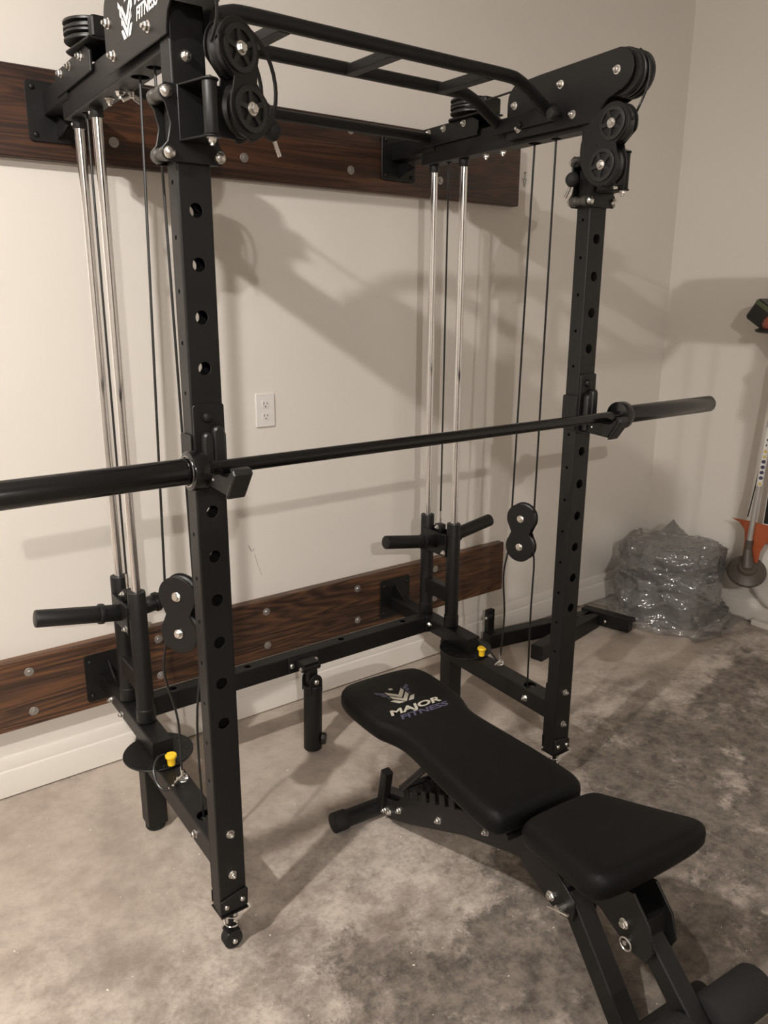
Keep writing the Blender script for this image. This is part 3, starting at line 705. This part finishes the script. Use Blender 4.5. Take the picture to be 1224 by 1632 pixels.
for side in 'LR':
    xc, kk, sg = XC[side], KK[side], SG[side]
    def T(x, y, z, xc=xc, kk=kk, sg=sg): return V((xc+sg*x+kk*(y+1.02), y, z))
    m = MB(); m.prism(rrect(-.87, -.61, 2.052, 2.092, .008), .045, .052, lambda w_, a, b: T(w_, a, b)); ft = part(m, 'pull_up_foot', STEEL, RK)
    bolt(T(.052, -.738, 2.062), V((sg, 0, 0)), ft, BBT, 1.5)
    m = MB(); m.lathe([(.006, 0), (.006, .012), (.013, .014), (.0185, .024), (.0185, .032), (.013, .041), (0, .044)], T(.045, -.893, 2.064), (sg, 0, 0), 20); part(m, 'ball_knob', PLASTIC, RK)

# ------------------------------------------------------------------ j-hooks and barbell
def jhook(xc, label):
    r = root('j_hook', (xc, -1.03, 1.185), label, 'rack hook', 'hooks holding the barbell')
    m = MB(); y0 = -1.0215
    m.prism(rrect(xc-.034, xc+.034, 1.19, 1.362, .006), y0-.006, y0, lambda w_, a, b: V((a, w_, b)))
    pl = part(m, 'back_plate', STEEL, r)
    for q in (-1, 1):
        m = MB(); m.prism(rrect(-1.02, -.968, 1.2, 1.30, .006), xc+q*.0358, xc+q*.0395, lambda w_, a, b: V((w_, a, b))); part(m, 'side_wing', STEEL, r)
    m = MB(); m.lathe([(.011, 0), (.011, .004), (.009, .008), (.005, .0095), (0, .01)], (xc-.004, y0-.006, 1.335), (0, -1, 0), 16); part(m, 'lock_pin', STEEL, r)
    m = MB()
    for x, w_, h in ((xc+.014, .013, 1.318), (xc-.010, .011, 1.306)):
        prof = [(x-w_, 1.20), (x+w_, 1.20)]+arc(x, h-w_, w_, 0, 180, 8); m.prism(prof, y0-.006, y0-.024, lambda w2, a, b: V((a, w2, b)), .004)
    part(m, 'liner', PLASTIC, r)
    m = MB(); pr = [(-1.028, 1.194), (-1.118, 1.188), (-1.15, 1.236), (-1.138, 1.242), (-1.122, 1.2295), (-1.028, 1.2295)]
    m.prism(pr, xc-.012, xc+.022, lambda w_, a, b: V((w_, a, b)), .003); ar = part(m, 'hook_arm', STEEL, r)
    bolt((xc-.012, -1.06, 1.212), (-1, 0, 0), ar, BTN, .5)
    m = MB(); pr = [(-1.1185, 1.184), (-1.126, 1.184), (-1.164, 1.238), (-1.158, 1.248), (-1.144, 1.25), (-1.151, 1.237)]
    m.prism(pr, xc-.016, xc+.026, lambda w_, a, b: V((w_, a, b)), .003); part(m, 'lip_pad', PLASTIC, r)
jhook(0.0, 'black hook on the upright beside the wall outlet, under the barbell')
jhook(1.188, 'black hook on the upright near the plastic-wrapped plates, under the barbell')
by, bz, bc = -1.098, 1.2447, .594
br = root('barbell', (bc, by, bz-.0145), 'long black olympic barbell resting on the two rack hooks', 'barbell')
m = MB(); m.cyl((bc-.66, by, bz), (bc+.66, by, bz), .0143, 28); part(m, 'shaft', GLOSSB, br, 60)
for q in (-1, 1):
    m = MB(); m.rcyl((bc+q*.645, by, bz), (bc+q*.676, by, bz), .0395, .003, 40); cl_ = part(m, 'collar', GLOSSB, br)
    m = MB(); m.lathe([(.0295, 0), (.0305, 0), (.0305, .002), (.0295, .002)], (bc+q*.676, by, bz), (q, 0, 0), 32, True); part(m, 'retaining_ring', ZINC, cl_)
    m = MB(); m.lathe([(0, 0), (.0255, 0), (.0258, .001), (.0258, .438), (.0235, .442), (.020, .4435), (0, .4435)], (bc+q*.677, by, bz), (q, 0, 0), 40); part(m, 'sleeve', GLOSSB, br)

# ------------------------------------------------------------------ weight bench
BO = V((.585, -1.47, 0)); ba = math.radians(-4.5)
BU = V((math.cos(ba), math.sin(ba), 0)); BV = V((-math.sin(ba), math.cos(ba), 0))
def B(u, v, z): return BO+BU*u+BV*v+V((0, 0, z))
BN = root('weight_bench', BO, 'black adjustable weight bench with padded backrest and seat in front of the rack', 'weight bench')
def pad(outline, prof, place):
    P = chaikin(outline, 3); n = len(P); m = MB()
    cx_, cy_ = sum(p[0] for p in P)/n, (max(p[1] for p in P)+min(p[1] for p in P))/2
    def off(d):
        if d < 0: return [V((cx_+(p[0]-cx_)*-d*.94, cy_+(p[1]-cy_)*(-d*.5+.47))) for p in P]
        o = []
        for i in range(n):
            a, b = V(P[i-1]), V(P[(i+1) % n]); t = (b-a).normalized(); nn = V((-t[1], t[0])); o.append(V(P[i])+nn*d)
        return o
    vs = []
    for d, h in prof: vs += [place(p[0], p[1], h) for p in off(d)]
    K = len(prof); fs = []
    for k in range(K-1):
        for i in range(n): fs.append((k*n+i, k*n+(i+1) % n, k*n+n+(i+1) % n, k*n+n+i))
    fs += [tuple(range(n-1, -1, -1)), tuple(range((K-1)*n, K*n))]
    return m.add(vs, fs)
hw = [(.0, .118), (.012, .138), (.045, .146), (.13, .143), (.25, .134), (.36, .123), (.42, .122), (.465, .136), (.50, .151), (.60, .156), (.69, .154), (.738, .130)]
outl = [(w_, v_) for v_, w_ in hw]+[(.06, .748), (-.06, .748)]+[(-w_, v_) for v_, w_ in hw[::-1]]+[(-.06, -.003), (.06, -.003)]
pprof = [(.022, 0), (.006, .003), (0, .014), (0, .034), (.003, .046), (.010, .0555), (.018, .0602), (-.78, .0622), (-.55, .0628)]
m = pad(outl, pprof, lambda u, v, h: B(u, v, .388+h)); back = part(m, 'backrest', VINYL, BN, 60)
def SB(u, v, h):   # seat pad tilted up at its front edge
    a = math.radians(12.8); return B(u+.012, -.028-v*math.cos(a)+math.sin(a)*0-h*math.sin(a)*-1*0, .389+v*math.sin(a)+h*math.cos(a))
so = [(.095, 0), (.116, .012), (.126, .045), (.14, .12), (.16, .21), (.172, .26), (.158, .295), (.08, .305), (-.08, .305), (-.158, .295), (-.172, .26), (-.16, .21), (-.14, .12), (-.126, .045), (-.116, .012), (-.095, 0), (-.05, -.006), (.05, -.006)]
m = pad(so, pprof, SB); seat = part(m, 'seat', VINYL, BN, 60)
# prints on the backrest
zt = .388+.0629
st, core, wing = emblem(.105)
put(flat(st+core, B(-.018, .585, zt), BU, BV, PRINTC), 'emblem', back)
for wg in (wing[:3], wing[3:]): put(flat(wg, B(-.018, .585, zt), BU, BV, PRINTB), 'emblem_wing', back)
put(text_mesh('MAJOR', .036, PRINTC, BU, BV, B(-.103, .499, zt), .25, .03, 1.0, .0003, fit=.172), 'lettering', back)
put(text_mesh('FITNESS', .030, PRINTB, BU, BV, B(-.088, .468, zt), .25, .03, 1.0, .0003, fit=.165), 'lettering', back)
# frame
m = MB(); m.cyl(B(-.165, .675, .031), B(.165, .675, .031), .0265, 24); rf = part(m, 'rear_foot', STEEL, BN)
for q in (-1, 1):
    m = MB(); m.rcyl(B(q*.15, .675, .031), B(q*.197, .675, .031), .0305, .004, 24); part(m, 'foot_cap', RUBBER, rf)
def lerp2(a, b, t): return (a[0]+(b[0]-a[0])*t, a[1]+(b[1]-a[1])*t)
def beam2(m, p0, p1, hu, hn, u=0, r=.004):        # rect tube between two (v,z) points
    d = V((p1[0]-p0[0], p1[1]-p0[1])); L = d.length; d.normalize(); nrm = (-d[1], d[0])
    return m.rtube(lambda p, q, t: B(u+p, p0[0]+d[0]*t+nrm[0]*q, p0[1]+d[1]*t+nrm[1]*q), 0, L, hu, hn, r)
m = MB(); beam2(m, (.68, .055), (-.03, .318), .022, .024); part(m, 'spine', STEEL, BN)
teeth = []
tv0, tz0, tv1, tz1 = .53, .152, .27, .268
for k in range(6):
    a = lerp2((tv0, tz0), (tv1, tz1), k/6); b = lerp2((tv0, tz0), (tv1, tz1), (k+.62)/6)
    teeth += [(a[0], a[1]), (a[0]+.004, a[1]+.03), (b[0]+.006, b[1]+.026), (b[0], b[1]-.004)]
lad = [(.655, .03), (.645, .085), (.57, .11)]+teeth+[(.2, .305), (.06, .365), (.0, .37), (-.01, .335), (.05, .30), (.15, .25), (.5, .075), (.6, .03)]
for u in (-.034, .034):
    m = MB(); m.prism(lad, u-.0025, u+.0025, lambda w_, a, b: B(w_, a, b)); lp_ = part(m, 'ladder_plate', STEEL, BN)
    for v_, z_ in ((.635, .043), (.607, .052), (.553, .09), (.355, .18), (.155, .272), (.085, .325)): bolt(B(u+math.copysign(.0025, u), v_, z_), BU*math.copysign(1, u), lp_, NUT, 1.0)
m = MB(); beam2(m, (.648, .05), (.622, .185), .0145, .0145, -.036); part(m, 'stub_post', STEEL, BN)
for u in (-.05, .05):
    m = MB(); m.rcyl(B(u, .52, .19), B(u, .36, .372), .010, .002, 14); part(m, 'support_strut', STEEL, BN)
m = MB(); m.cyl(B(-.055, .52, .192), B(.055, .52, .192), .0085, 14); part(m, 'ladder_bar', STEEL, BN)
for u in (-.07, .07):
    m = MB(); m.rtube(lambda p, q, t: B(u+p, t, .3765+q), .03, .60, .015, .0105, .003); part(m, 'back_rail', STEEL, BN)
m = MB(); m.cyl(B(-.09, .025, .362), B(.09, .025, .362), .010, 14); part(m, 'hinge_bar', STEEL, BN)
# seat side: bracket plates, swing link, front leg, leg-hold arm
fbk = [(.02, .352), (-.05, .352), (-.15, .285), (-.15, .235), (-.10, .222), (.0, .262), (.06, .3)]
for u in (-.034, .034):
    m = MB(); m.prism(fbk, u-.003, u+.003, lambda w_, a, b: B(w_, a, b)); q_ = part(m, 'front_bracket', STEEL, BN)
    bolt(B(u+math.copysign(.003, u), -.078, .252), BU*math.copysign(1, u), q_, HEX, 1.15)
    m = MB(); m.prism([(-.02, .372), (-.02, .345), (-.20, .335), (-.30, .285), (-.345, .285), (-.36, .32), (-.345, .372), (-.30, .42), (-.20, .40)], u-.003, u+.003, lambda w_, a, b: B(w_, a, b)); sk = part(m, 'seat_bracket', STEEL, BN)
    bolt(B(u+math.copysign(.003, u), -.285, .337), BU*math.copysign(1, u), sk, HEX, 1.1)
m = MB(); beam2(m, (-.02, .335), (-.335, .35), .0305, .027); part(m, 'seat_rail', STEEL, BN)
m = MB(); beam2(m, (-.105, .275), (-.295, .04), .025, .025); part(m, 'front_leg', STEEL, BN)
m = MB(); m.cyl(B(-.2, -.312, .031), B(.2, -.312, .031), .0265, 24); ff = part(m, 'front_foot', STEEL, BN)
for q in (-1, 1):
    m = MB(); m.rcyl(B(q*.185, -.312, .031), B(q*.235, -.312, .031), .0305, .004, 24); part(m, 'foot_cap', RUBBER, ff)
m = MB(); beam2(m, (-.285, .35), (-.462, .185), .022, .022); part(m, 'leg_hold_arm', STEEL, BN)
m = MB(); m.cyl(B(-.21, -.45, .2), B(.21, -.45, .2), .0125, 16); part(m, 'roller_rod', STEEL, BN)
for q in (-1, 1):
    m = MB(); m.rcyl(B(q*.028, -.45, .2), B(q*.192, -.45, .2), .047, .008, 32); part(m, 'foam_roller', FOAM, BN)
# pull pins
m = MB(); pc = B(-.037, -.122, .255); m.cyl(pc, pc-BU*.018, .0085, 14); m.cyl(pc-BU*.018, pc-BU*.024, .011, 14)
m.sweep([pc-BU*.02+BV*.03+V((0, 0, -.012)), pc-BU*.022, pc-BU*.02-BV*.03+V((0, 0, .008))], .004, 8); part(m, 'leg_pin', ZINC, BN)
rc = B(-.041, -.299, .305); m = MB(); m.sweep([rc+BV*(.014*math.cos(t))-BU*.004+V((0, 0, .014*math.sin(t)-.004)) for t in [k*2*math.pi/20 for k in range(21)]], .002, 8)
m.cyl(rc+BU*.006, rc-BU*.008, .005, 10); part(m, 'ring_pin', ZINC, BN)

# ------------------------------------------------------------------ wall outlet
ox, oz = .677, 1.182
ro = root('wall_outlet', (ox, 0, oz-.06), 'white duplex power outlet with cover plate on the wall', 'outlet')
m = MB(); m.prism(rrect(ox-.0375, ox+.0375, oz-.06, oz+.06, .003), -.0005, -.0065, lambda w_, a, b: V((a, w_, b)), .0025); cp = part(m, 'cover_plate', WHITEP, ro)
for s_ in (.0215, -.0215):
    P = arc(ox, oz+s_, .0172, 35, 145, 8)+arc(ox, oz+s_, .0172, 215, 325, 8); P = [(a, max(min(b, oz+s_+.0135), oz+s_-.0135)) for a, b in P]
    m = MB(); m.prism(P, -.006, -.0082, lambda w_, a, b: V((a, w_, b)), .0006); rp = part(m, 'receptacle', WHITEP, cp)
    sl = MB()
    for q, h in ((-.0065, .009), (.0065, .0075)): sl.box((ox+q, -.0083, oz+s_+.003), (.0022, .0006, h))
    sl.cyl((ox, -.0079, oz+s_-.008), (ox, -.0086, oz+s_-.008), .0026, 10); m_ = put(mesh_of(sl, 'contact_slots', DARK), 'contact_slots', cp)
m = MB(); m.lathe([(0, 0), (.003, 0), (.0025, .001), (0, .0012)], (ox, -.0065, oz), (0, -1, 0), 12); part(m, 'cover_screw', WHITEP, cp)

# ------------------------------------------------------------------ folded tube frame on the floor
AF = root('tube_frame', (2.1, -.2, 0), 'black square-tube attachment frame lying on the floor against the wall', 'steel frame')
def beam3(p0, p1, hw_, hh, name, parent=AF, mat=STEEL):
    p0, p1 = V(p0), V(p1); d = (p1-p0); L = d.length; d.normalize(); s_ = (d.cross(V((0, 0, 1))) if abs(d.z) < .99 else V((1, 0, 0))).normalized(); up_ = s_.cross(d)
    m = MB(); m.rtube(lambda p, q, t: p0+d*t+s_*p+up_*q, 0, L, hw_, hh, .004); return part(m, name, mat, parent)
beam3((1.74, -.095, .036), (2.36, -.205, .036), .028, .035, 'long_tube')
beam3((1.83, -.325, .036), (2.345, -.225, .036), .03, .035, 'brace_tube')
ct = beam3((2.36, -.15, .045), (2.42, -.39, .045), .026, .034, 'cross_tube')
bolt((2.352, -.29, .045), (-.97, -.24, 0), ct, BTN, 1.1)
m = MB(); m.rcyl((2.425, -.372, .06), (2.46, -.38, .06), .013, .003, 14); part(m, 'end_knob', PLASTIC, AF)
beam3((1.775, -.075, .06), (1.775, -.075, .175), .022, .012, 'end_post')
m = MB(); m.rcyl((1.77, -.085, .152), (1.728, -.10, .152), .011, .002, 14); pg = part(m, 'peg', STEEL, AF); bolt((1.728, -.10, .152), (-.94, -.34, 0), pg, BTN, 1.1)

# ------------------------------------------------------------------ weight plates under plastic film
PCX, PCY = 2.79, -.345
pz = .003
th = [.055, .055, .055, .055, .05, .05, .04]
nm_ = ['bottom', 'second', 'third', 'fourth', 'fifth', 'sixth', 'top']
for i, t in enumerate(th):
    dx, dy = random.uniform(-.006, .006), random.uniform(-.008, .008)
    R_ = .222 if i < 5 else .212
    m = MB(); m.lathe([(.026, .004), (.055, .002), (.06, .008), (R_-.05, .012), (R_-.04, .002), (R_-.006, .002), (R_, .008), (R_, t-.008), (R_-.006, t-.002), (R_-.04, t-.002), (R_-.05, t-.012), (.06, t-.008), (.055, t-.002), (.026, t-.004)], (PCX+dx, PCY+dy, pz), (0, 0, 1), 48, True)
    o = part(m, 'weight_plate', RUBBER)
    finish(o, '%s black weight plate in the stack wrapped in clear plastic' % nm_[i], 'weight plate', 'stacked weight plates'); pz += t
ZT = pz
prof = [(.0, ZT+.02), (.06, ZT+.022), (.13, ZT+.024), (.19, ZT+.022), (.232, ZT+.008), (.246, ZT-.03), (.25, ZT-.09), (.246, ZT-.14), (.25, ZT-.19), (.248, ZT-.25), (.25, .07), (.262, .035), (.29, .012), (.33, .006)]
wrp = MB(); NT = 200; rows = []
pr2 = []
for i in range(len(prof)-1):
    for k in range(8):
        t = k/8; pr2.append((prof[i][0]*(1-t)+prof[i+1][0]*t, prof[i][1]*(1-t)+prof[i+1][1]*t))
pr2.append(prof[-1])
vs = []
def fold(p):
    a = noise.noise(p*4.0)*.5; q = p+V((a, a*.6, -a))*.12
    r1 = 1-abs(noise.noise(V((q.x*5.5+q.z*4, q.y*5.5-q.z*3, q.z*6)))); r2 = 1-abs(noise.noise(V((q.x*13+3-q.z*8, q.y*13, q.z*15))))
    r3 = 1-abs(noise.noise(V((q.x*30, q.y*30+q.z*14, q.z*34+7))))
    return (r1**5)*.85+(r2**5)*.5+(r3**4)*.22-.55
for j, (r, z) in enumerate(pr2):
    for i in range(NT):
        th_ = 2*math.pi*i/NT; c_, s_ = math.cos(th_), math.sin(th_)
        p = V((PCX+r*c_, PCY+r*s_, z)); f = fold(p)
        k = min(1, r/.15)
        rr = r+f*.034*k
        zz = z+f*.022*(1 if z > ZT-.05 else .45)
        lob = .085*max(0, noise.noise(V((c_*1.6, s_*1.6, z*4+2)))); rr += lob*k*(1 if z < ZT-.02 else .5)
        if z < .05: rr *= 1+.12*noise.noise(V((c_*2.3, s_*2.3, 4.2)))
        if c_ < -.6: rr = min(rr, .305)
        if z < ZT and z > .06: rr = max(rr, .231)
        if c_ > -.1 and s_ < -.25 and z > .1: rr = min(rr, .246+.012*f)
        x, y = PCX+rr*c_, PCY+rr*s_
        if z > ZT:   # a twisted peak standing up at the back
            d = math.hypot(x-(PCX+.10), y-(PCY+.08)); zz += .095*max(0, 1-d/.085)**1.3
        vs.append(V((min(x, XR-.02-.002*random.random()), min(y, -.02), max(zz, .004 if r < .3 else .003))))
fs = [(j*NT+i, j*NT+(i+1) % NT, (j+1)*NT+(i+1) % NT, (j+1)*NT+i) for j in range(len(pr2)-1) for i in range(NT)]
wrp.add(vs, fs)
wo = part(wrp, 'plastic_wrap', WRAP, None, 50); finish(wo, 'crumpled clear plastic film wrapped around the stacked weight plates', 'plastic wrap')

# ------------------------------------------------------------------ tools on the right wall
TX = 2.93
TRM = root('string_trimmer', (TX, -.66, .25), 'string trimmer with orange guard and silver shaft hanging by the side wall', 'string trimmer')
hc = V((TX-.012, -.668, .30)); hax = V((-.5, -.32, .72)).normalized()
top = V((TX+.02, -.683, 1.3)); bot = V((TX+.0, -.655, .40)); sd = (top-bot).normalized()
m = MB(); m.cyl(bot, top, .0135, 20); shf = part(m, 'shaft', ALU, TRM, 60)
m = MB(); m.lathe([(0, -.02), (.085, -.02), (.09, -.012), (.088, .0), (.07, .012), (.045, .02), (.04, .034), (0, .034)], hc, hax, 36); part(m, 'cutting_head', GREYP, TRM)
m = MB(); m.cyl(hc+hax*.02, bot-sd*.0, .03, 20, .0185); m.cyl(bot-sd*.005, bot+sd*.05, .0175, 20); part(m, 'gearbox', GREYP, TRM)
def gx(y): return TX+.035-1.6*(y+.665)**2
gp = [(-.548, .537), (-.585, .522), (-.615, .49), (-.622, .44), (-.62, .335), (-.70, .34), (-.705, .40), (-.725, .445), (-.77, .46), (-.85, .455), (-.88, .535)]
gd = []
for i in range(len(gp)):
    a, b = gp[i], gp[(i+1) % len(gp)]
    for k in range(4): gd.append((a[0]+(b[0]-a[0])*k/4, a[1]+(b[1]-a[1])*k/4))
m = MB(); m.prism(gd, -.0025, .0025, lambda w_, a, b: V((TX+.022+w_+.25*abs(a+.665)*0-.9*(a+.66)**2, a, b))); part(m, 'guard', ORANGE, TRM)
m = MB(); m.cyl(bot+sd*.32, bot+sd*.60, .0139, 20, cap=False); stk = put(mesh_of(m, 'warning_sticker', STICK), 'warning_sticker', shf)
vd = V((-.85, -.5, .0)); vd = (vd-sd*vd.dot(sd)).normalized(); xd = sd.cross(vd).normalized()*-1
mk = MB(); mk2 = MB()
for i in range(9):
    c = bot+sd*(.335+.026*i)+vd*.0142
    if i in (0, 5, 6):
        e = xd
        for q0, q1 in ((-.009, .009),): mk2.add([c-e*.009-sd*.009, c+e*.009-sd*.009, c+sd*.009, c-e*.009-sd*.009+vd*.0006, c+e*.009-sd*.009+vd*.0006, c+sd*.009+vd*.0006], [(0, 2, 1), (3, 4, 5), (0, 1, 4, 3), (1, 2, 5, 4), (2, 0, 3, 5)])
    elif i in (1, 2, 3, 4): mk.cyl(c, c+vd*.0006, .009, 16)
    else: mk.box(c, (.004, .004, .01))
put(mesh_of(mk, 'pictogram', NAVY), 'pictogram', shf); put(mesh_of(mk2, 'warning_triangle', SIGNY), 'warning_triangle', shf)
m = MB(); m.sweep(smooth_path([bot+sd*.16+V((0, .03, 0)), bot+sd*.3+V((.01, .024, 0)), bot+sd*.5+V((.01, .012, 0))], 6), .003, 8); part(m, 'throttle_cable', CABLE, TRM)
m = MB(); m.rcyl(V((TX+.05, -.70, .535)), V((TX+.065, -.712, 1.3)), .011, .002, 16)
o = part(m, 'wall_strap'.replace('wall_strap', 'tool_handle'), RUBBER); finish(o, 'thin black tool handle hanging behind the trimmer shaft', 'tool handle')
# second tool, mostly out of view above the trimmer
HT = root('hanging_tool', (2.93, -.63, 1.40), 'black and red power tool head with green label hanging on the side wall', 'power tool')
Mh = Matrix.Rotation(math.radians(33), 3, 'X')
m = MB(); m.cbox((2.93, -.605, 1.50), (.09, .14, .10), .008, Mh); hb_ = part(m, 'housing', PLASTIC, HT)
m = MB(); m.cbox(V((2.93, -.605, 1.50))+Mh @ V((-.046, .012, .036)), (.003, .11, .02), .001, Mh); put(mesh_of(m, 'label_strip', GREEN), 'label_strip', hb_)
m = MB(); m.lathe([(.03, 0), (.032, .01), (.028, .035), (.018, .05), (0, .055)], (2.90, -.635, 1.46), (-.6, -.4, .5), 20); part(m, 'red_cap', simple('dull_red_plastic', (.35, .09, .06), .4), HT)
m = MB(); m.lathe([(0, 0), (.05, 0), (.066, .006), (.068, .016), (.05, .022), (0, .022)], (2.92, -.635, 1.425), (0, 0, 1), 28); part(m, 'flange', PLASTIC, HT)
m = MB(); m.cyl((2.92, -.65, 1.43), (2.955, -.72, 1.3), .02, 16, .016); part(m, 'neck', PLASTIC, HT)
# round white drum behind the trimmer
m = MB(); m.lathe([(0, 0), (.21, 0), (.222, .003), (.222, .022), (.214, .028), (.19, .029), (.18, .024), (0, .023)], (XR-.017, -.84, .31), (-1, 0, 0), 56)
DRM = root('white_drum', (XR, -.84, .09), 'round white plastic drum against the side wall behind the trimmer', 'drum'); dr_ = part(m, 'drum_body', WHITEP2, DRM)
m = MB(); m.cbox((XR-.044, -.84, .40), (.016, .2, .035), .003); part(m, 'drum_rib', WHITEP2, DRM)

# ------------------------------------------------------------------ small wall hanger and floor debris
m = MB(); m.sweep([(1.935, -.004, 2.06), (1.945, -.004, 2.03), (1.955, -.004, 2.06), (1.935, -.004, 2.06)], .0022, 6)
m.cyl((1.945, 0, 2.085), (1.945, -.012, 2.085), .003, 8); m.sweep([(1.945, -.006, 2.085), (1.945, -.005, 2.06)], .0018, 6)
o = part(m, 'wire_hook', LAG); finish(o, 'tiny triangular wire hook on the wall beside the upper board', 'wire hook')
db = MB()
for _ in range(190):
    x, y = random.uniform(-.7, 2.2), random.uniform(-1.9, -.15); s_ = random.choice([.001, .0015, .0015, .002, .003]); a = random.random()*3
    db.box((x, y, .0008), (s_*random.uniform(1, 2.4), s_, .0012), Matrix.Rotation(a, 3, 'Z'))
finish(part(db, 'floor_debris', simple('pale_dust_chips', (.7, .66, .6), .8)), 'small pale dust chips scattered over the concrete floor', 'debris', None, 'stuff')
